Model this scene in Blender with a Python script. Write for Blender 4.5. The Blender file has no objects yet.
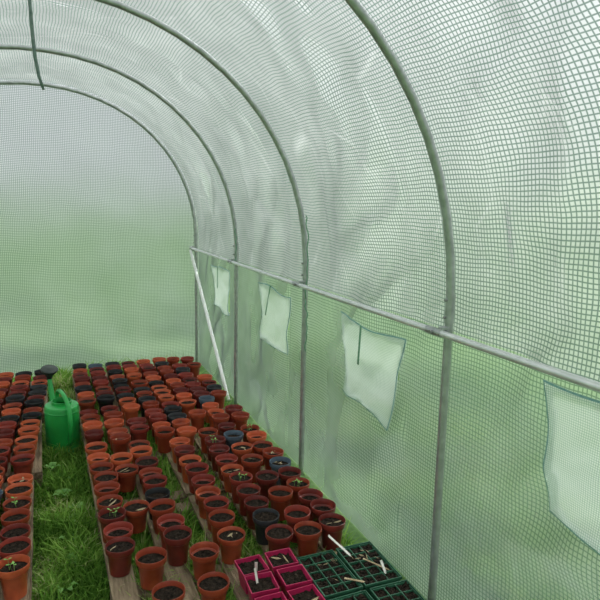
import bpy, math, random
import numpy as np
from mathutils import Vector, Matrix, noise
random.seed(7); rng=np.random.default_rng(5)
scene=bpy.context.scene; col=scene.collection
scene.view_settings.view_transform='Standard'

# ------------------------------------------------------------ materials
def new_mat(name):
    m=bpy.data.materials.new(name); m.use_nodes=True
    nt=m.node_tree; nt.nodes.clear()
    out=nt.nodes.new('ShaderNodeOutputMaterial')
    return m,nt,out
def N(nt,t,**kw):
    n=nt.nodes.new(t)
    for k,v in kw.items():
        if k in n.inputs: n.inputs[k].default_value=v
        else: setattr(n,k,v)
    return n
def ramp(nt,fac,stops):
    r=nt.nodes.new('ShaderNodeValToRGB')
    while len(r.color_ramp.elements)<len(stops): r.color_ramp.elements.new(.5)
    for e,(p,c) in zip(r.color_ramp.elements,stops):
        e.position=p; e.color=(*c,1)
    nt.links.new(fac,r.inputs[0]); return r.outputs[0]
def math_node(nt,op,a,b=None,c=None):
    n=nt.nodes.new('ShaderNodeMath'); n.operation=op
    for i,v in enumerate((a,b,c)):
        if v is None: continue
        if isinstance(v,(int,float)): n.inputs[i].default_value=v
        else: nt.links.new(v,n.inputs[i])
    return n.outputs[0]
def simple(name,c1,c2,rough=.5,scale=20,metal=0,bump=0,bscale=None,coord='Object',spec=.4,rand=0,stretch=None):
    m,nt,out=new_mat(name)
    tc=N(nt,'ShaderNodeTexCoord'); nz=N(nt,'ShaderNodeTexNoise',Scale=scale,Detail=5.)
    vec=tc.outputs[coord]
    if stretch:
        mp=N(nt,'ShaderNodeMapping'); mp.inputs['Scale'].default_value=stretch; nt.links.new(vec,mp.inputs[0]); vec=mp.outputs[0]
    nt.links.new(vec,nz.inputs['Vector'])
    fac=nz.outputs['Fac']
    if rand:
        oi=N(nt,'ShaderNodeObjectInfo')
        r=math_node(nt,'SUBTRACT',oi.outputs['Random'],.5)
        fac=math_node(nt,'MULTIPLY_ADD',r,rand,fac)
    c=ramp(nt,fac,[(.3,c1),(.7,c2)])
    b=N(nt,'ShaderNodeBsdfPrincipled',Roughness=rough,Metallic=metal)
    b.inputs['Specular IOR Level'].default_value=spec
    nt.links.new(c,b.inputs['Base Color'])
    if bump:
        n2=N(nt,'ShaderNodeTexNoise',Scale=bscale or scale*3,Detail=6.)
        nt.links.new(vec,n2.inputs['Vector'])
        bp=N(nt,'ShaderNodeBump',Strength=bump,Distance=.01)
        nt.links.new(n2.outputs['Fac'],bp.inputs['Height']); nt.links.new(bp.outputs[0],b.inputs['Normal'])
    nt.links.new(b.outputs[0],out.inputs[0]); return m

def film_mat(name,cell,fill,line_c,refr,lw=(.62,.86),linek=.7,ior=1.2,rough=.55,crease=.6,gloss=.06,bump=.6):
    m,nt,out=new_mat(name)
    uv=N(nt,'ShaderNodeUVMap'); uv.uv_map='UVMap'
    nz=N(nt,'ShaderNodeTexNoise',Scale=3.5,Detail=2.)
    nt.links.new(uv.outputs[0],nz.inputs['Vector'])
    vs=N(nt,'ShaderNodeVectorMath',operation='SUBTRACT'); nt.links.new(nz.outputs['Color'],vs.inputs[0]); vs.inputs[1].default_value=(.5,.5,.5)
    vm=N(nt,'ShaderNodeVectorMath',operation='MULTIPLY_ADD'); nt.links.new(vs.outputs[0],vm.inputs[0]); vm.inputs[1].default_value=(.03,.03,0)
    nt.links.new(uv.outputs[0],vm.inputs[2])
    sep=N(nt,'ShaderNodeSeparateXYZ'); nt.links.new(vm.outputs[0],sep.inputs[0])
    ls=[]
    for ax in (0,1):
        f=math_node(nt,'FRACT',math_node(nt,'MULTIPLY',sep.outputs[ax],1/cell))
        f=math_node(nt,'MULTIPLY',math_node(nt,'ABSOLUTE',math_node(nt,'SUBTRACT',f,.5)),2)
        mr=N(nt,'ShaderNodeMapRange'); mr.inputs[1].default_value=lw[0]; mr.inputs[2].default_value=lw[1]
        nt.links.new(f,mr.inputs[0]); ls.append(mr.outputs[0])
    line=math_node(nt,'MAXIMUM',ls[0],ls[1])
    # creases: fold highlights painted in as whiter streaks, also raised in the bump
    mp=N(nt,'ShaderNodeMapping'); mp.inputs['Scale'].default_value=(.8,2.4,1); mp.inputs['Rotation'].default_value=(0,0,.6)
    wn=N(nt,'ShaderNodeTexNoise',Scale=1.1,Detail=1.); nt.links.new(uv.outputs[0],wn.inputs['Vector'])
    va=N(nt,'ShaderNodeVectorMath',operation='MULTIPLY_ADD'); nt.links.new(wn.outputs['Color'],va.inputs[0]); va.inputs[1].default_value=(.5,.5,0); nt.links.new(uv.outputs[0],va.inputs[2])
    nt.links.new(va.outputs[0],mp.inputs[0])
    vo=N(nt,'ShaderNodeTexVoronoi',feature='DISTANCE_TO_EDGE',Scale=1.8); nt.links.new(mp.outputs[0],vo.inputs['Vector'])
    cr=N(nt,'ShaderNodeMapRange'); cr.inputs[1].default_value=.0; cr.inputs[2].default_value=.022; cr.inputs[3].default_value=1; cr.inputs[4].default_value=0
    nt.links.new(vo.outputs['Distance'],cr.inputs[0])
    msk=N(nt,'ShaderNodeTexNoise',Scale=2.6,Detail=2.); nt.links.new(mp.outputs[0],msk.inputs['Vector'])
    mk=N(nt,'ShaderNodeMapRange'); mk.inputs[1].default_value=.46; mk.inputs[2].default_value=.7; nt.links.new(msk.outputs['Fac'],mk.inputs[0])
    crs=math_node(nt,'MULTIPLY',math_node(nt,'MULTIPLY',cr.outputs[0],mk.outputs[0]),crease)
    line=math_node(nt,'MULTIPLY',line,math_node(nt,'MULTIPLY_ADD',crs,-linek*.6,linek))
    cz=N(nt,'ShaderNodeTexNoise',Scale=2.2,Detail=5.,Roughness=.6); nt.links.new(uv.outputs[0],cz.inputs['Vector'])
    cc=ramp(nt,cz.outputs['Fac'],[(.3,tuple(x*.92 for x in fill)),(.72,fill)])
    bz=N(nt,'ShaderNodeTexNoise',Scale=4.,Detail=3.,Distortion=.5); nt.links.new(uv.outputs[0],bz.inputs['Vector'])
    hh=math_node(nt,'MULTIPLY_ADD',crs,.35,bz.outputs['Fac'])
    bp=N(nt,'ShaderNodeBump',Strength=bump,Distance=.05); nt.links.new(hh,bp.inputs['Height'])
    tr=N(nt,'ShaderNodeBsdfTranslucent'); nt.links.new(cc,tr.inputs[0]); nt.links.new(bp.outputs[0],tr.inputs['Normal'])
    df=N(nt,'ShaderNodeBsdfDiffuse'); nt.links.new(cc,df.inputs[0]); nt.links.new(bp.outputs[0],df.inputs['Normal'])
    rf=N(nt,'ShaderNodeBsdfRefraction',Roughness=rough,IOR=ior); rf.inputs[0].default_value=(.97,1,.98,1)
    m1=N(nt,'ShaderNodeMixShader'); m1.inputs[0].default_value=.18
    nt.links.new(tr.outputs[0],m1.inputs[1]); nt.links.new(df.outputs[0],m1.inputs[2])
    m2=N(nt,'ShaderNodeMixShader')
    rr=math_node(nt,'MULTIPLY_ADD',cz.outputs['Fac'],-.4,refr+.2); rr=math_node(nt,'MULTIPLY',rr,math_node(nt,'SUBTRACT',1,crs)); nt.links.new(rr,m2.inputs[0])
    nt.links.new(m1.outputs[0],m2.inputs[1]); nt.links.new(rf.outputs[0],m2.inputs[2])
    lt=N(nt,'ShaderNodeBsdfTranslucent'); lt.inputs[0].default_value=(*line_c,1)
    ld=N(nt,'ShaderNodeBsdfDiffuse'); ld.inputs[0].default_value=(*line_c,1)
    ml=N(nt,'ShaderNodeMixShader'); ml.inputs[0].default_value=.4
    nt.links.new(lt.outputs[0],ml.inputs[1]); nt.links.new(ld.outputs[0],ml.inputs[2])
    m3=N(nt,'ShaderNodeMixShader'); nt.links.new(line,m3.inputs[0])
    nt.links.new(m2.outputs[0],m3.inputs[1]); nt.links.new(ml.outputs[0],m3.inputs[2])
    gl=N(nt,'ShaderNodeBsdfGlossy',Roughness=.3); nt.links.new(bp.outputs[0],gl.inputs['Normal'])
    m4=N(nt,'ShaderNodeMixShader'); m4.inputs[0].default_value=gloss
    nt.links.new(m3.outputs[0],m4.inputs[1]); nt.links.new(gl.outputs[0],m4.inputs[2])
    nt.links.new(m4.outputs[0],out.inputs[0]); return m

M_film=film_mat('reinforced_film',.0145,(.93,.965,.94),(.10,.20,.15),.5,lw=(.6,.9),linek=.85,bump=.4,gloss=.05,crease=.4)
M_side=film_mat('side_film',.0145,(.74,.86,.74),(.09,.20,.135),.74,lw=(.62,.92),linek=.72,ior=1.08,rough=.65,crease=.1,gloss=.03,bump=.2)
M_end=film_mat('end_film',.0135,(.80,.86,.84),(.14,.235,.19),.66,lw=(.55,.95),linek=.8,crease=.1,bump=.2)
M_win=film_mat('window_mesh',.0065,(.86,.93,.88),(.34,.47,.41),.48,linek=.75,ior=1.08,rough=.65,crease=.05,bump=.25)
M_steel=simple('galvanised_steel',(.38,.40,.40),(.56,.585,.58),.28,30,.6,.1)
M_rail=simple('bright_steel',(.74,.76,.76),(.92,.93,.93),.2,25,.5,.05)
M_white=simple('white_painted_tube',(.82,.84,.82),(.93,.94,.92),.35,20)
M_teal=simple('teal_webbing',(.17,.36,.36),(.32,.52,.50),.8,120)
M_strap=simple('green_strap',(.12,.30,.18),(.24,.45,.30),.8,80)
M_dstrap=simple('dark_strap',(.10,.16,.14),(.20,.27,.24),.6,60)
M_bolt=simple('zinc_bolt',(.3,.3,.3),(.5,.5,.5),.35,50,.8)
M_terra=simple('terracotta_plastic',(.27,.045,.02),(.55,.115,.045),.33,14,0,.1,60,rand=1.0)
M_terra2=simple('red_brown_plastic',(.14,.022,.016),(.28,.042,.027),.33,14,0,.1,60,rand=.8)
M_black=simple('black_plastic',(.010,.011,.012),(.035,.037,.04),.35,20,rand=.4)
M_blue=simple('slate_blue_plastic',(.06,.09,.12),(.1,.14,.18),.45,20)
M_mag=simple('crimson_plastic',(.33,.01,.06),(.50,.022,.10),.4,15)
M_tray=simple('dark_green_plastic',(.015,.08,.042),(.035,.14,.075),.45,20)
M_soil=simple('potting_soil',(.002,.002,.0015),(.045,.032,.024),.95,90,0,.9,140,spec=.1)
M_wood=simple('pallet_wood',(.09,.06,.033),(.36,.27,.175),.9,10,0,.7,30,stretch=(6,.7,6))
M_can=simple('green_plastic',(.012,.27,.045),(.025,.38,.075),.32,8,0,.05)
M_rose=simple('dark_plastic',(.015,.025,.02),(.04,.05,.045),.5,30)
M_leaf=simple('seedling_leaf',(.10,.28,.05),(.25,.46,.11),.6,30)
M_dry=simple('dry_stem',(.22,.16,.08),(.5,.40,.25),.8,30)
M_label=simple('plant_label',(.7,.68,.6),(.85,.83,.76),.5,20)
def grass_mat():
    m,nt,out=new_mat('grass_blade')
    at=N(nt,'ShaderNodeAttribute'); at.attribute_name='shade'
    c=ramp(nt,at.outputs['Fac'],[(0,(.07,.16,.025)),(.4,(.18,.38,.06)),(.8,(.36,.58,.12)),(1,(.62,.62,.32))])
    d=N(nt,'ShaderNodeBsdfDiffuse'); t=N(nt,'ShaderNodeBsdfTranslucent')
    nt.links.new(c,d.inputs[0]); nt.links.new(c,t.inputs[0])
    mx=N(nt,'ShaderNodeMixShader'); mx.inputs[0].default_value=.45
    nt.links.new(d.outputs[0],mx.inputs[1]); nt.links.new(t.outputs[0],mx.inputs[2]); nt.links.new(mx.outputs[0],out.inputs[0])
    return m
M_grass=grass_mat()
def ground_mat():
    m,nt,out=new_mat('meadow')
    tc=N(nt,'ShaderNodeTexCoord')
    a=N(nt,'ShaderNodeTexNoise',Scale=.9,Detail=5.); b=N(nt,'ShaderNodeTexNoise',Scale=30.,Detail=4.)
    nt.links.new(tc.outputs['Object'],a.inputs['Vector']); nt.links.new(tc.outputs['Object'],b.inputs['Vector'])
    f=math_node(nt,'ADD',math_node(nt,'MULTIPLY',a.outputs['Fac'],.8),math_node(nt,'MULTIPLY',b.outputs['Fac'],.2))
    c=ramp(nt,f,[(.36,(.05,.10,.035)),(.5,(.13,.23,.085)),(.64,(.25,.38,.17))])
    d=N(nt,'ShaderNodeBsdfDiffuse'); nt.links.new(c,d.inputs[0]); nt.links.new(d.outputs[0],out.inputs[0]); return m
M_ground=ground_mat()

# ------------------------------------------------------------ helpers
def mesh_obj(name,verts,faces,mat,smooth=False,link=True):
    me=bpy.data.meshes.new(name); me.from_pydata([tuple(v) for v in verts],[],faces); me.update()
    if mat: me.materials.append(mat)
    if smooth: me.polygons.foreach_set('use_smooth',[True]*len(me.polygons))
    o=bpy.data.objects.new(name,me)
    if link: col.objects.link(o)
    return o
def info(o,label,cat,group=None,kind=None):
    o['label']=label; o['category']=cat
    if group:o['group']=group
    if kind:o['kind']=kind
def child(o,p): o.parent=p; return o
class MB:
    def __init__(s): s.v=[];s.f=[]
    def add(s,v,f):
        n=len(s.v); s.v+=[tuple(x) for x in v]; s.f+=[tuple(i+n for i in q) for q in f]
    def box(s,x0,x1,y0,y1,z0,z1,m=None):
        v=[Vector((x,y,z)) for z in(z0,z1) for x,y in((x0,y0),(x1,y0),(x1,y1),(x0,y1))]
        if m: v=[m@q for q in v]
        s.add(v,[(3,2,1,0),(4,5,6,7),(0,1,5,4),(1,2,6,5),(2,3,7,6),(3,0,4,7)])
    def rev(s,prof,seg=24,center=(0,0,0),sx=1,sy=1,m=None):
        v=[];f=[]
        for r,z in prof:
            for i in range(seg):
                a=2*math.pi*i/seg
                q=Vector((center[0]+r*sx*math.cos(a),center[1]+r*sy*math.sin(a),center[2]+z))
                v.append(m@q if m else q)
        for j in range(len(prof)-1):
            for i in range(seg):
                k=(i+1)%seg
                f.append((j*seg+i,j*seg+k,(j+1)*seg+k,(j+1)*seg+i))
        s.add(v,f)
    def tube(s,pts,r,seg=12,caps=True,flat=1.0):
        pts=[Vector(p) for p in pts]; n=len(pts); v=[];f=[]
        rs=r if isinstance(r,(list,tuple)) else [r]*n
        t0=(pts[1]-pts[0]).normalized(); up=Vector((0,0,1)) if abs(t0.z)<.9 else Vector((1,0,0))
        u=t0.cross(up).normalized()
        for i,p in enumerate(pts):
            t=(pts[min(i+1,n-1)]-pts[max(i-1,0)]).normalized()
            u=(u-t*u.dot(t)).normalized(); w=t.cross(u)
            for k in range(seg):
                a=2*math.pi*k/seg
                v.append(p+(u*math.cos(a)+w*math.sin(a)*flat)*rs[i])
        for i in range(n-1):
            for k in range(seg):
                l=(k+1)%seg; f.append((i*seg+k,i*seg+l,(i+1)*seg+l,(i+1)*seg+k))
        if caps:
            f.append(tuple(range(seg))[::-1]); f.append(tuple(range((n-1)*seg,n*seg)))
        s.add(v,f)
    def obj(s,name,mat,smooth=False,bevel=0,autos=False):
        o=mesh_obj(name,s.v,s.f,mat,smooth)
        if autos: o.data.set_sharp_from_angle(angle=math.radians(40))
        if bevel:
            b=o.modifiers.new('bevel','BEVEL'); b.width=bevel; b.segments=2; b.limit_method='ANGLE'
        return o

# ------------------------------------------------------------ tunnel profile
A,HS,B,NE=1.275,1.138,1.235,2.11
D=[5.34,4.11,2.88,1.65,.42,-.81]; SP=1.23
def profile(off=0,n=400):
    pts=[(A+off,z) for z in np.linspace(0,HS,60)[:-1]]
    for t in np.linspace(0,math.pi,n):
        c,s=math.cos(t),math.sin(t)
        x=math.copysign(abs(c)**(2/NE),c); z=abs(s)**(2/NE)
        pts.append(((A+off)*x,HS+(B+off)*z))
    pts+= [(-A-off,z) for z in np.linspace(HS,0,60)[1:]]
    return np.array(pts)
P0=profile(.024); SEG=np.r_[0,np.cumsum(np.hypot(*np.diff(P0,axis=0).T))]; L=SEG[-1]
def film(s,y):
    x=np.interp(s,SEG,P0[:,0]); z=np.interp(s,SEG,P0[:,1])
    e=.004; x1=np.interp(min(s+e,L),SEG,P0[:,0])-np.interp(max(s-e,0),SEG,P0[:,0]); z1=np.interp(min(s+e,L),SEG,P0[:,1])-np.interp(max(s-e,0),SEG,P0[:,1])
    l=math.hypot(x1,z1) or 1; nx,nz=z1/l,-x1/l
    ph=(y-.42)/SP; w=math.sin(math.pi*ph)**2
    q=noise.noise(Vector((s*1.3,y*1.6,3.1)))*.05+noise.noise(Vector((s*4+y*2.5,y*2.2-s*1.2,9)))*.022+abs(noise.noise(Vector((s*2.2+y*3,y*1.1-s*2,1.7))))*.06
    q2=noise.noise(Vector((s*7,y*6,5)))*.006-abs(noise.noise(Vector((s*5+y*4,y*3-s*3,7.7))))*.010
    d=(q-.02)*w+q2*(.3+.7*w)
    if s<HS or s>L-HS: d+= .015*math.sin(y*9+1)*w*(1-min(s,L-s)/HS)
    d*=min(1,min(s,L-s)/.15+.2)
    d=max(d,-.03) if w>.4 else max(d,-.004)
    return Vector((x+nx*d,y,z+nz*d)),Vector((nx,0,nz))
SW=1.066  # arc split height hidden behind the rail
WINS=[(.60,1.19,.59,1.035),(1.93,2.45,.61,.985),(3.09,3.64,.61,.98),(4.32,4.80,.61,.985)]
def wcorners(i):
    a,b,c,d=WINS[i]
    # corners: (low y,low z),(high y,low z),(high y,high z),(low y,high z)
    return [[(a+.02,c+.0),(b-.03,c+.06),(b,d),(a,d)],
            [(a+.07,c-.02),(b-.05,c+.03),(b,d+.005),(a+.01,d-.015)],
            [(a+.04,c),(b-.04,c+.04),(b,d+.005),(a+.02,d-.01)],
            [(a+.04,c+.01),(b-.04,c+.03),(b,d),(a,d-.01)]][i]
def film_part(name,s0,s1,ns,ny,holes=False,mat=M_film):
    ss=np.linspace(s0,s1,ns); ys=np.linspace(-.81,5.345,ny)
    v=[film(s,y)[0] for s in ss for y in ys]; f=[]
    def inside(y,s):
        for k in range(4):
            C=wcorners(k); cyy=sum(p[0] for p in C)/4; czz=sum(p[1] for p in C)/4
            C=[(cyy+(p[0]-cyy)*.9,czz+(p[1]-czz)*.88) for p in C]
            if all((C[(i+1)%4][0]-C[i][0])*(s-C[i][1])-(C[(i+1)%4][1]-C[i][1])*(y-C[i][0])>0 for i in range(4)): return True
        return False
    for i in range(ns-1):
        for j in range(ny-1):
            if holes and inside((ys[j]+ys[j+1])/2,(ss[i]+ss[i+1])/2): continue
            f.append((i*ny+j,i*ny+j+1,(i+1)*ny+j+1,(i+1)*ny+j))
    o=mesh_obj(name,v,f,mat,True)
    uv=o.data.uv_layers.new(name='UVMap')
    idx=np.empty(len(o.data.loops),int); o.data.loops.foreach_get('vertex_index',idx)
    U=np.stack([ss[idx//ny],ys[idx%ny]],-1).astype(np.float32)
    uv.data.foreach_set('uv',U.ravel()); return o
o=film_part('wall_right',0,SW,72,400,True,M_side); info(o,'translucent green-grid reinforced film side wall of the tunnel','wall',kind='structure')
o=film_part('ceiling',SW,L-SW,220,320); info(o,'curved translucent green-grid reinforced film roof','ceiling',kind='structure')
o=film_part('wall_left',L-SW,L,30,200,False,M_side); info(o,'translucent green-grid film side wall','wall',kind='structure')
# end wall
v=[];f=[]
zs=np.linspace(0,HS+B+.034,60)
def halfw(z):
    if z<=HS:return A+.035
    return (A+.035)*max(0,1-((z-HS)/(B+.035))**NE)**(1/NE)
nx=60
for z in zs:
    for k in range(nx):
        x=-halfw(z)+2*halfw(z)*k/(nx-1)
        v.append((x,5.362+.012*noise.noise(Vector((x*2,z*2,4)))+.008*noise.noise(Vector((x*6,z*3,4))),z))
for i in range(len(zs)-1):
    for k in range(nx-1): f.append((i*nx+k,i*nx+k+1,(i+1)*nx+k+1,(i+1)*nx+k))
o=mesh_obj('wall_back',v,f,M_end,True)
uv=o.data.uv_layers.new(name='UVMap')
for lp in o.data.loops:
    c=o.data.vertices[lp.vertex_index].co; uv.data[lp.index].uv=(c.x,c.z)
info(o,'translucent green-grid film end wall of the tunnel','wall',kind='structure')

# windows
for wi,(a,b,c,d) in enumerate(WINS):
    n=36
    cor=wcorners(wi)
    def wp(u,w,off=.008):
        y=(cor[0][0]*(1-u)+cor[1][0]*u)*(1-w)+(cor[3][0]*(1-u)+cor[2][0]*u)*w
        s=(cor[0][1]*(1-u)+cor[1][1]*u)*(1-w)+(cor[3][1]*(1-u)+cor[2][1]*u)*w
        k=.010
        y+=k*math.sin(w*7+wi)*(1 if u>.5 else -1)*abs(u-.5)*2
        s+=k*math.sin(u*6+wi*2)*(1 if w>.5 else -1)*abs(w-.5)*2
        p,nn=film(s,y); return p-nn*(off+.004*math.sin(u*9+w*5)+.006*noise.noise(Vector((u*4,w*4,wi))))
    v=[wp(i/(n-1),j/(n-1)) for i in range(n) for j in range(n)]
    f=[(i*n+j,i*n+j+1,(i+1)*n+j+1,(i+1)*n+j) for i in range(n-1) for j in range(n-1)]
    win=mesh_obj('window_%d'%(wi+1),v,f,M_win,True)
    uv=win.data.uv_layers.new(name='UVMap')
    for lp in win.data.loops:
        cc=win.data.vertices[lp.vertex_index].co; uv.data[lp.index].uv=(cc.y,cc.z)
    info(win,'white fine-mesh ventilation window with teal stitched hem','window',kind='structure')
    e=.015
    loop=[(t,0) for t in np.linspace(0,1,24)[:-1]]+[(1,t) for t in np.linspace(0,1,24)[:-1]]+[(t,1) for t in np.linspace(1,0,24)[:-1]]+[(0,t) for t in np.linspace(1,0,24)[:-1]]
    vv=[];ff=[]
    for k,(u,w) in enumerate(loop):
        vv.append(wp(u,w,.012)); vv.append(wp(.5+(u-.5)*(1-e*1.5),.5+(w-.5)*(1-e*2),.014))
    m_=len(loop)
    for k in range(m_):
        l=(k+1)%m_; ff.append((2*k,2*l,2*l+1,2*k+1))
    hem=child(mesh_obj('hem',vv,ff,M_teal,True),win)
    # straight fastening strap hanging from the top hem
    p0=wp(.58,1.0,.016); p1=wp(.58,.5,.016); xm=min(p0.x,p1.x,wp(.58,.75,.016).x)-.002
    vv=[]
    for t in np.linspace(0,1,8):
        p=Vector((p0.x*(1-t)+min(p1.x,xm)*t,p0.y,p0.z+(p1.z-p0.z)*t)); vv+= [p+Vector((0,-.007,0)),p+Vector((0,.007,0))]
    ff=[(2*i,2*i+1,2*i+3,2*i+2) for i in range(7)]
    st=mesh_obj('strap',vv,ff,M_strap,True); so=st.modifiers.new('s','SOLIDIFY'); so.thickness=.002; child(st,win)

# ------------------------------------------------------------ frame
HP=profile(0,90)
for i,y in enumerate(D):
    mb=MB(); pr=[(x,y,z) for x,z in HP[::3]]
    pr[0]=(A,y,-.05)
    mb.tube(pr,.0150,14)
    h=mb.obj('tunnel_hoop',M_steel,True)
    info(h,'arched galvanised steel tube hoop '+('at the end wall' if i==0 else 'standing in grass under the film'),'hoop',group='steel tunnel hoops')
    mb=MB(); mb.tube([(A,y,1.10),(A,y,1.20)],.0170,14); s=child(mb.obj('joint_sleeve',M_steel,True,autos=True),h)
    for z in (1.12,1.18):
        mb=MB(); mb.tube([(A-.015,y,z),(A-.025,y,z)],.005,6); child(mb.obj('bolt',M_bolt),h)
XR=A-.033
mb=MB(); mb.tube([(XR,y,1.066) for y in np.linspace(-.83,5.36,40)],.0122,14)
rail=mb.obj('support_rail',M_rail,True,autos=True); info(rail,'long bright galvanised steel side rail bolted to hoops','rail')
for y in D:
    mb=MB(); mb.tube([(XR,y-.01,1.066),(XR,y+.075,1.066)],.0148,14)
    sl=child(mb.obj('joint_sleeve',M_steel,True,autos=True),rail)
    mb=MB(); mb.tube([(XR-.012,y+.03,1.066),(XR-.024,y+.03,1.066)],.0065,6); child(mb.obj('bolt',M_bolt),rail)
    mb=MB(); mb.box(XR-.004,A+.01,y-.012,y+.012,1.078,1.088); child(mb.obj('clamp',M_steel,bevel=.002),rail)
mb=MB(); mb.tube([(A-.055,5.31,1.05),(A-.05,4.13,.03)],.0135,12)
br=mb.obj('diagonal_brace',M_white,True,autos=True); info(br,'white diagonal brace tube from side rail down to grass','brace')
mb=MB(); mb.tube([(A-.066,5.31,1.05),(A-.02,5.31,1.05)],.006,8); child(mb.obj('bolt',M_bolt),br)
pts=[(0,2.85,2.385),(-.004,2.85,2.32),(0,2.85,2.2),(.006,2.852,2.08),(.018,2.852,2.0),(.034,2.85,1.945)]
mb=MB(); mb.tube(pts,[.011,.012,.013,.013,.012,.009],10,flat=.6)
s=mb.obj('hanging_strap',M_dstrap,True); info(s,'dark grey-green strap hanging from the top of a hoop','strap')
mb=MB(); mb.tube([(0,2.85,2.392),(0,2.88,2.396),(0,2.905,2.388),(0,2.905,2.36),(0,2.88,2.348),(0,2.853,2.36)],.005,6); child(mb.obj('loop',M_dstrap,True),s)
for y,za,zb in ((2.83,1.42,1.0),(2.82,.98,.72),(4.07,1.3,1.05)):
    mb=MB(); n=26
    pts=[(A-.021-.004*math.sin(k*.9),y+.006*math.sin(k*.7)-.02*math.sin(k/(n-1)*3.1),za+(zb-za)*k/(n-1)) for k in range(n)]
    pts=[(A-.012,y+.033,za+.01)]+pts
    mb.tube(pts,.003,6); c=mb.obj('tie_cord',M_strap,True); info(c,'thin green cord tied round a steel hoop','cord',group='green tie cords')

# ------------------------------------------------------------ floor
n=60
g=np.sign(np.linspace(-1,1,n))*np.abs(np.linspace(-1,1,n))**3*150
o=mesh_obj('floor',[(x,y+3,-.004) for x in g for y in g],[(i*n+j,(i+1)*n+j,(i+1)*n+j+1,i*n+j+1) for i in range(n-1) for j in range(n-1)],M_ground)
info(o,'grassy meadow ground inside and around the tunnel','ground',kind='structure')

BC=[.215,.41,.62,.81,1.03]; BW=.095
def grass(name,x0,x1,y0,y1,count,hfun,label,wd=.0030):
    X=rng.uniform(x0,x1,count); Y=rng.uniform(y0,y1,count)
    Hh=np.array([hfun(x,y) for x,y in zip(X,Y)])*rng.uniform(.5,1.3,count)
    k=Hh>0; X,Y,Hh=X[k],Y[k],Hh[k]; c=len(X)
    an=rng.uniform(0,2*np.pi,c); ln=rng.uniform(.2,1.3,c)*Hh; W=wd*rng.uniform(.6,1.6,c)
    dx,dy=np.cos(an),np.sin(an); px,py=-dy*W,dx*W
    V=np.zeros((c,5,3))
    V[:,0]=np.stack([X-px,Y-py,np.zeros(c)],-1);V[:,1]=np.stack([X+px,Y+py,np.zeros(c)],-1)
    mx,my=X+dx*ln*.35,Y+dy*ln*.35
    V[:,2]=np.stack([mx-px*.8,my-py*.8,Hh*.65],-1);V[:,3]=np.stack([mx+px*.8,my+py*.8,Hh*.65],-1)
    V[:,4]=np.stack([X+dx*ln,Y+dy*ln,Hh*.95],-1)
    b=np.arange(c)*5
    q=np.stack([b,b+1,b+3,b+2],-1); t=np.stack([b+2,b+3,b+4],-1)
    me=bpy.data.meshes.new(name)
    me.from_pydata(V.reshape(-1,3).tolist(),[],q.tolist()+t.tolist()); me.materials.append(M_grass)
    pat=np.array([noise.noise(Vector((x*4,y*4,2))) for x,y in zip(X,Y)])
    at=me.attributes.new('shade','FLOAT','POINT'); sh=np.repeat(np.clip(rng.normal(.5,.24,c)+pat*.6,0,1),5).astype(np.float32); at.data.foreach_set('value',sh)
    o=bpy.data.objects.new(name,me); col.objects.link(o); info(o,label,'grass',kind='stuff'); return o
def hin(x,y):
    if abs(x)>1.17: return 0
    if -.085<x<.160: return max(.025,.07+.08*noise.noise(Vector((x*6,y*5,0))))
    if x>1.1: return .07
    if x>=.16:
        if any(abs(x-c)<BW/2+.006 for c in BC): return 0 if random.random()<.6 else .06
        return .12
    return 0 if random.random()<.6 else .07
grass('grass',-.5,1.17,1.1,5.2,95000,hin,'dense green grass blades covering the tunnel floor')
grass('outdoor_grass',1.5,2.3,.3,5.3,12000,lambda x,y:.14+.14*noise.noise(Vector((x*3,y*2.2,0))),'taller green grass just outside the film wall',.004)
# broad-leaved weeds in the aisle
for wi in range(18):
    R=random.Random(wi+50); mb=MB()
    for q in range(R.randint(6,10)):
        a=R.uniform(0,6.28); l=R.uniform(.028,.055); wd=l*R.uniform(.22,.36)
        t=Vector((math.cos(a),math.sin(a),0)); s_=Vector((-t.y,t.x,0))
        pr=[Vector((0,0,.02))+t*l*u+Vector((0,0,.045*math.sin(u*2.2))) for u in (0.1,.4,.7,1)]
        ws=[.15,1,.8,.05]; vv=[]
        for p,k in zip(pr,ws): vv+=[p-s_*wd*k,p+s_*wd*k]
        mb.add(vv,[(0,1,3,2),(2,3,5,4),(4,5,7,6)])
    yy=2.0+wi*.17+R.uniform(-.05,.05)
    if 3.42<yy<3.85: continue
    o=mb.obj('weed',M_leaf,True); o.location=(R.uniform(-.02,.09),yy,.0)
    info(o,'small broad-leaved green weed growing in the grass aisle','weed',group='weeds in the grass aisle')

# ------------------------------------------------------------ pallets
def pallet(xs,w,y0,y1,label,dx=0):
    mb=MB()
    for c in xs:
        a=random.uniform(-.006,.006); hw=w/2-random.uniform(0,.006)
        mb.box(c-hw,c+hw,y0+a,y1+a,.10,.12)
    o=mb.obj('pallet',M_wood,bevel=.002)
    for y in (y0+.05,(y0+y1)/2,y1-.05):
        m2=MB(); m2.box(xs[0]-w/2+.002,xs[-1]+w/2-.002,y-.04,y+.04,.0,.0995); child(m2.obj('stringer',M_wood,bevel=.002),o)
    o.location.x=dx
    info(o,label,'pallet',group='wooden pallets'); return o
for y0,y1 in ((1.45,2.62),(2.64,3.76),(3.78,4.86)):
    pallet(BC,BW,y0,y1,'weathered wooden slatted pallet carrying plant pots')
for k,(y0,y1) in enumerate(((1.95,3.12),(3.14,4.0),(4.02,4.8))):
    pallet([-.75,-.60,-.45,-.30,-.15],.12,y0,y1,'weathered wooden slatted pallet beside the grass path',dx=[0,.04,.08][k])

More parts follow.
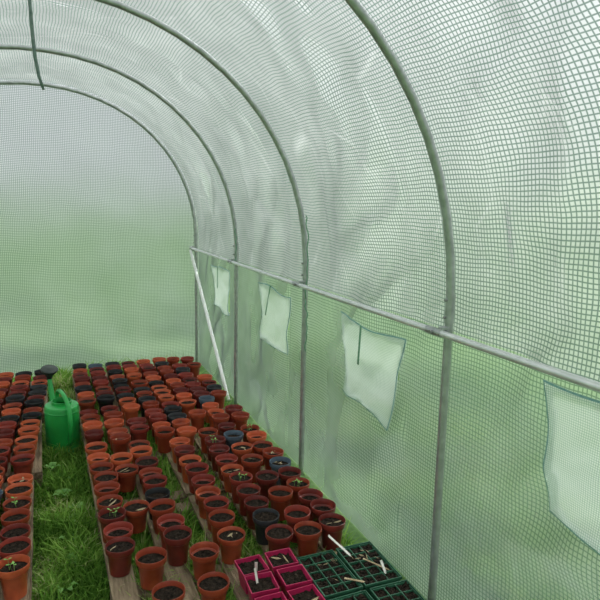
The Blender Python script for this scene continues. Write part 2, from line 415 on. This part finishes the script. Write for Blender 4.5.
# ------------------------------------------------------------ pots
def pot_mesh(name,mat,r=.0565,h=.116):
    mb=MB(); k=r/.055
    pf=[(0,0.003),(.030*k,.003),(.034*k,0),(.037*k,.001),(.0455*k,h-.027),(.0475*k,h-.025),(.0525*k,h-.024),(.0535*k,h-.022),(.055*k,h-.003),(.0545*k,h-.0005),(.0533*k,h),(.0522*k,h-.002),(.0485*k,h-.028),(.0440*k,h-.032),(.036*k,.006),(0,.006)]
    mb.rev(pf,28)
    o=mb.obj(name,mat,True,autos=True); me=o.data; bpy.data.objects.remove(o); return me
def soil_mesh(name,r,z,amp,seed):
    v=[(0,0,z)];f=[];rings=6;seg=22
    for i in range(1,rings+1):
        for k in range(seg):
            a=2*math.pi*k/seg; rr=r*i/rings
            x,y=rr*math.cos(a),rr*math.sin(a)
            v.append((x,y,z+(amp*noise.noise(Vector((x*60,y*60,seed)))+amp*.8*noise.noise(Vector((x*160,y*160,seed)))) *(1 if i<rings else .2)+(.002 if i<3 else 0)))
    for k in range(seg): f.append((0,1+k,1+(k+1)%seg))
    for i in range(rings-1):
        for k in range(seg):
            l=(k+1)%seg; b=1+i*seg; f.append((b+k,b+seg+k,b+seg+l,b+l))
    o=mesh_obj(name,v,f,M_soil,True,link=False); me=o.data; bpy.data.objects.remove(o); return me
PM={'t':pot_mesh('plant_pot',M_terra),'r':pot_mesh('plant_pot_red',M_terra2),'k':pot_mesh('plant_pot_black',M_black),'b':pot_mesh('plant_pot_blue',M_blue)}
hi=[soil_mesh('soil',.0508,.100,.008,1),soil_mesh('soil',.0508,.097,.008,2),soil_mesh('soil',.0500,.092,.007,3),soil_mesh('soil',.0465,.084,.006,6)]
lo=[soil_mesh('soil',.0415,.052,.004,s) for s in (4,5)]
def seed_mesh(kind,seed):
    R=random.Random(seed); mb=MB()
    if kind=='seedling':
        for _ in range(R.randint(3,6)):
            a=R.uniform(0,6.28); r=R.uniform(.0,.02); x,y=r*math.cos(a),r*math.sin(a); hgt=R.uniform(.01,.03)
            mb.tube([(x,y,.092),(x+.003,y,.1+hgt)],.0008,5)
            for q in range(2):
                b=a+q*3.14+R.uniform(-.5,.5); t=Vector((math.cos(b),math.sin(b),.25)); s_=Vector((-math.sin(b),math.cos(b),0)); o_=Vector((x+.003,y,.1+hgt)); l=R.uniform(.010,.018)
                mb.add([o_,o_+t*l*.5+s_*l*.3,o_+t*l,o_+t*l*.5-s_*l*.3],[(0,1,2,3)])
        mat=M_leaf
    else:
        for _ in range(R.randint(1,3)):
            a=R.uniform(0,6.28); l=R.uniform(.015,.06); t=Vector((math.cos(a),math.sin(a),R.uniform(.0,.3))); s_=Vector((-math.sin(a),math.cos(a),.2)); c=Vector((R.uniform(-.02,.02),R.uniform(-.02,.02),.106))
            w=R.uniform(.0012,.005)
            b=t*l; q=s_*w
            mb.add([c-b*.5,c-b*.2+q,c+b*.2+q*.7+Vector((0,0,.003)),c+b*.5+q*1.2,c+b*.15-q,c-b*.25-q*.8],[(0,1,2,3,4,5)])
        mat=M_dry
    o=mb.obj(kind,mat); me=o.data; bpy.data.objects.remove(o); return me
SM=[seed_mesh('seedling',i) for i in range(3)]; DM=[seed_mesh('dry',i+10) for i in range(7)]
LAB={('t',1):'terracotta-coloured plastic pot filled with dark soil',('t',0):'terracotta-coloured plastic pot nearly empty inside',
('r',1):'dark red-brown plastic pot filled with soil',('r',0):'dark red-brown plastic pot nearly empty inside',
('k',1):'black plastic pot filled with dark soil',('k',0):'black plastic pot nearly empty inside',('b',1):'slate blue plastic pot filled with soil',('b',0):'slate blue plastic pot nearly empty'}
placed=[]
def pot(x,y,kind=None,full=None,z=.1205):
    if any((x-a)**2+(y-b)**2<.1105**2 for a,b in placed): return
    placed.append((x,y))
    R=random.random()
    if kind is None: kind='k' if R<(.05 if y<2.9 else .20) else ('b' if (R>.98 and y>2.6) else ('r' if R<.5 else 't'))
    if full is None: full=1 if (y<3.1 or random.random()<.5) else 0
    o=bpy.data.objects.new('plant_pot',PM[kind]); col.objects.link(o); o.location=(x,y,z)
    sc=random.uniform(.95,1.0) if y<3.1 else random.uniform(.90,1.0)
    o.scale=(sc,sc,random.uniform(.90,1.06)); o.rotation_euler=(random.uniform(-.02,.02),random.uniform(-.02,.02),random.uniform(0,6.28))
    s=bpy.data.objects.new('soil',random.choice(hi if full else lo)); s.parent=o; col.objects.link(s)
    lab=LAB[(kind,full)]
    if full and y<3.6:
        q=random.random()
        if q<.08: e=bpy.data.objects.new('seedling',random.choice(SM)); lab+=', small seedlings'
        elif q<.28: e=bpy.data.objects.new('dry_leaf',random.choice(DM)); lab+=', dry plant remains'
        else: e=None
        if e: e.parent=o; e.rotation_euler[2]=random.uniform(0,6); col.objects.link(e)
    if len(lab.split())<9: lab+=' on a pallet'
    info(o,lab,'plant pot',group='plant pots on the pallets')
j=lambda a=.003: random.uniform(-a,a)
for x,y in ((.31,2.015),(.50,1.995),(.33,1.80),(.48,1.79),(.915,1.985)): pot(x,y,'t',1)
for x,y0 in ((.215,2.13),(.42,2.12),(.625,2.06),(.80,2.015),(1.035,2.0)):
    k=0
    while y0+k*.119<3.12:
        y=y0+k*.119
        kd='b' if (x>1 and abs(y-2.61)<.05) else None
        pot(x+j(.009),y+j(.002),kd); k+=1
for x,y0 in ((.3175,2.15),(.5225,2.12),(.7125,2.10),(.9175,2.1)):
    y=y0
    while y<3.1:
        pot(x+j(.006),y)
        y+=.006 if random.random()<.75 else .08
xs=[.215,.335,.455,.575,.695,.815,.93,1.045]
y=3.17
while y<4.76:
    for x in xs:
        drop=.09 if y<3.8 else .04
        if random.random()<drop: continue
        pot(x+j(.004),y+j(.003))
    y+=.118
k=0
while 2.13+k*.1195<4.74:
    y=2.13+k*.1195; sh=.06*max(0,y-3.0)
    for x in (-.143,-.263,-.383):
        if random.random()<.03: continue
        pot(x+sh+j(.003),y+j(.002)); 
    k+=1

# square crimson pots
def frust(mb,w0,w1,z0,z1,flip=False):
    v=[(sx*w/2,sy*w/2,z) for w,z in((w0,z0),(w1,z1)) for sx,sy in((-1,-1),(1,-1),(1,1),(-1,1))]
    f=[(k,(k+1)%4,4+(k+1)%4,4+k) for k in range(4)]
    if flip:f=[q[::-1] for q in f]
    mb.add(v,f)
mb=MB(); frust(mb,.064,.083,0,.072); frust(mb,.083,.095,.072,.073); frust(mb,.095,.099,.073,.092); frust(mb,.099,.092,.092,.092); frust(mb,.092,.062,.092,.004,True)
mb.add([(-.032,-.032,0),(.032,-.032,0),(.032,.032,0),(-.032,.032,0)],[(3,2,1,0)])
sq=mb.obj('square_pot',M_mag); sqm=sq.data; bpy.data.objects.remove(sq)
def sq_soil(w,d,z,seed,n=14):
    v=[];f=[]
    for i in range(n):
        for k in range(n):
            x=-w/2+w*i/(n-1); y=-d/2+d*k/(n-1)
            v.append((x,y,z+.010*noise.noise(Vector((x*50,y*50,seed)))+.006*noise.noise(Vector((x*150,y*150,seed)))))
    for i in range(n-1):
        for k in range(n-1): f.append((i*n+k,(i+1)*n+k,(i+1)*n+k+1,i*n+k+1))
    return v,f
for i,x in enumerate((.643,.757)):
    for kk,y in enumerate((1.868,1.755,1.641)):
        o=bpy.data.objects.new('square_pot',sqm); col.objects.link(o); o.location=(x+j(.005),y+j(.004),.1205); o.rotation_euler=(0,0,j(.09)); o.scale.z=random.uniform(.93,1.03)
        v,f=sq_soil(.085,.085,.076,i*3+kk); s=child(mesh_obj('soil',v,f,M_soil,True),o)
        if kk==2 or (kk==0 and i==1):
            e=bpy.data.objects.new('dry_leaf',random.choice(DM)); e.parent=o; e.location.z=-.022; col.objects.link(e)
        info(o,'crimson square plastic pot filled with crumbly soil','square pot',group='crimson square pots beside green trays')
# green seed trays
def tray(cx,cy,nx_,ny_,c=.07,h=.06):
    mb=MB(); W=nx_*c; Dp=ny_*c; t=.0018
    for i in range(nx_+1):
        x=-W/2+i*c; mb.box(x-t,x+t,-Dp/2-t,Dp/2+t,0.004,h-.002)
    for k in range(ny_+1):
        y=-Dp/2+k*c; mb.box(-W/2-t,W/2+t,y-t,y+t,0.004,h-.0025)
    mb.box(-W/2-t,W/2+t,-Dp/2-t,Dp/2+t,0,.004)
    for (a,b,c_,d) in ((-W/2-.006,W/2+.006,-Dp/2-.006,-Dp/2-.002),(-W/2-.006,W/2+.006,Dp/2+.002,Dp/2+.006),(-W/2-.006,-W/2-.002,-Dp/2,Dp/2),(W/2+.002,W/2+.006,-Dp/2,Dp/2)):
        mb.box(a,b,c_,d,h-.008,h+.002)
    o=mb.obj('seed_tray',M_tray,bevel=.001); o.location=(cx,cy,.1205); o.rotation_euler[2]=j(.03)
    v,f=sq_soil(W,Dp,h-.009,cx*9+cy,80); child(mesh_obj('soil',v,f,M_soil,True),o)
    for _ in range(4):
        e=bpy.data.objects.new('dry_leaf',random.choice(DM)); e.parent=o; e.scale=(.6,.6,1); e.location=(random.uniform(-W,W)*.38,random.uniform(-Dp,Dp)*.4,-.045); e.rotation_euler[2]=random.uniform(0,6); col.objects.link(e)
    info(o,'dark green plastic cell seed tray filled with soil','seed tray',group='green seed trays'); return o
tray(.90,1.765,3,5,.046); tray(1.062,1.765,3,5,.046)
tray(.90,1.505,3,5,.046); tray(1.062,1.505,3,5,.046)
def lab(p,q,w,mat,name,label):
    p,q=Vector(p),Vector(q); t=(q-p); s_=t.cross(Vector((0,0,1))).normalized()*w/2; u=s_.cross(t).normalized()*.0006
    mb=MB(); v=[];
    for a in (p,p+t*.9): v+=[a-s_-u,a+s_-u,a+s_+u,a-s_+u]
    v+=[q-s_*.2-u,q+s_*.2-u,q+s_*.2+u,q-s_*.2+u]
    f=[(3,2,1,0),(8,9,10,11)]
    for b in (0,4): f+=[(b,b+1,b+5,b+4),(b+1,b+2,b+6,b+5),(b+2,b+3,b+7,b+6),(b+3,b,b+4,b+7)]
    mb.add(v,f); o=mb.obj(name,mat); info(o,label,'plant label',group='plant labels'); return o
lab((.955,1.885,.245),(1.03,1.83,.172),.014,M_label,'plant_label','cream flat plant label leaning in a green tray')
lab((1.05,1.78,.190),(1.11,1.69,.184),.008,M_dry,'plant_label','thin wooden plant label lying on tray soil')
lab((1.09,1.72,.21),(1.095,1.69,.172),.010,M_label,'plant_label','white plastic plant label standing in tray')
lab((.93,1.70,.190),(.99,1.66,.186),.010,M_dry,'plant_label','brown wooden plant label lying across tray soil')
lab((.645,1.83,.24),(.65,1.845,.195),.010,M_label,'plant_label','white plastic plant label in a crimson pot')
lab((.625,1.785,.25),(.63,1.770,.195),.009,M_label,'plant_label','white plastic plant label in a crimson pot')

# ------------------------------------------------------------ watering can
cx,cy=.062,3.62
mb=MB()
pf=[(0,.004),(.092,.004),(.098,0),(.101,.006),(.102,.03),(.102,.215),(.101,.242),(.097,.248),(.090,.250),(.060,.254),(.058,.264),(.060,.268),(.056,.269),(.053,.262),(.053,.245),(.088,.240),(.095,.2),(.096,.11),(.094,.02),(0,.012)]
mb.rev(pf,36,sx=.92,sy=1.06)
for z in (.04,.222): mb.rev([(.1015,z-.005),(.1045,z),(.1015,z+.005)],36,sx=.92,sy=1.06)
can=mb.obj('watering_can',M_can,True,autos=True); can.location=(cx,cy,.0); can.scale=(1.0,1.0,1.22); can.rotation_euler[2]=math.radians(14)
info(can,'bright green plastic watering can with dark rose, standing on grass','watering can')
mb=MB(); pts=[]
for t in np.linspace(0,1,12):
    pts.append((.0+.004*t,.10+.16*t**.8,.06+.26*t+.02*math.sin(t*3.1)))
mb.tube(pts,[.024-.011*t for t in np.linspace(0,1,12)],14); child(mb.obj('spout',M_can,True,autos=True),can)
hp=[(0,.075,.246),(0,.085,.275),(0,.06,.302),(0,.0,.310),(0,-.08,.298),(0,-.14,.262),(0,-.165,.20),(0,-.16,.14),(0,-.135,.09),(0,-.105,.075)]
mb=MB()
cp=[]
for i in range(len(hp)-1):
    for t in np.linspace(0,1,5)[:-1]:
        p0=Vector(hp[max(i-1,0)]);p1=Vector(hp[i]);p2=Vector(hp[i+1]);p3=Vector(hp[min(i+2,len(hp)-1)])
        cp.append(.5*((2*p1)+(p2-p0)*t+(2*p0-5*p1+4*p2-p3)*t*t+(3*p1-p0-3*p2+p3)*t**3))
cp.append(Vector(hp[-1]))
mb.tube(cp,.0125,12,flat=.7); child(mb.obj('handle',M_can,True),can)
m=Matrix.Translation((.004,.258,.335))@Matrix.Rotation(math.radians(14),4,'X')
mb=MB(); mb.rev([(0,-.02),(.014,-.02),(.018,.0),(.040,.025),(.049,.034),(.050,.040),(.046,.043),(0,.047)],24,m=m)
rs=child(mb.obj('rose',M_rose,True,autos=True),can)

# ------------------------------------------------------------ world + camera
w=bpy.data.worlds.new('overcast'); scene.world=w; w.use_nodes=True; nt=w.node_tree; nt.nodes.clear()
out=nt.nodes.new('ShaderNodeOutputWorld'); bg=nt.nodes.new('ShaderNodeBackground')
tc=N(nt,'ShaderNodeTexCoord'); sp=N(nt,'ShaderNodeSeparateXYZ'); nt.links.new(tc.outputs['Generated'],sp.inputs[0])
c=ramp(nt,sp.outputs['Z'],[(0,(.42,.42,.46)),(.25,(.50,.50,.56)),(.6,(1,1,1))])
nt.links.new(c,bg.inputs[0]); bg.inputs[1].default_value=1.6; nt.links.new(bg.outputs[0],out.inputs[0])
sd=bpy.data.lights.new('sun','SUN'); sd.energy=2.0; sd.angle=math.radians(30); so=bpy.data.objects.new('sun',sd); col.objects.link(so)
so.rotation_euler=Vector((-.75,-.35,-.9)).to_track_quat('-Z','Y').to_euler(); so.location=(4,4,6)
cd=bpy.data.cameras.new('camera'); cam=bpy.data.objects.new('camera',cd); col.objects.link(cam); scene.camera=cam
f_,th,ps,ro=597.85,.162438,.408472,.0214466
F=Vector((math.sin(ps)*math.cos(th),math.cos(ps)*math.cos(th),-math.sin(th))); R=Vector((math.cos(ps),-math.sin(ps),0)); U=R.cross(F)
R,U=R*math.cos(ro)+U*math.sin(ro),-R*math.sin(ro)+U*math.cos(ro)
M=Matrix((R,U,-F)).transposed().to_4x4(); M.translation=(0,0,1.5); cam.matrix_world=M
cd.sensor_width=36; cd.lens=f_/600*36; cd.clip_start=.02; cd.clip_end=500
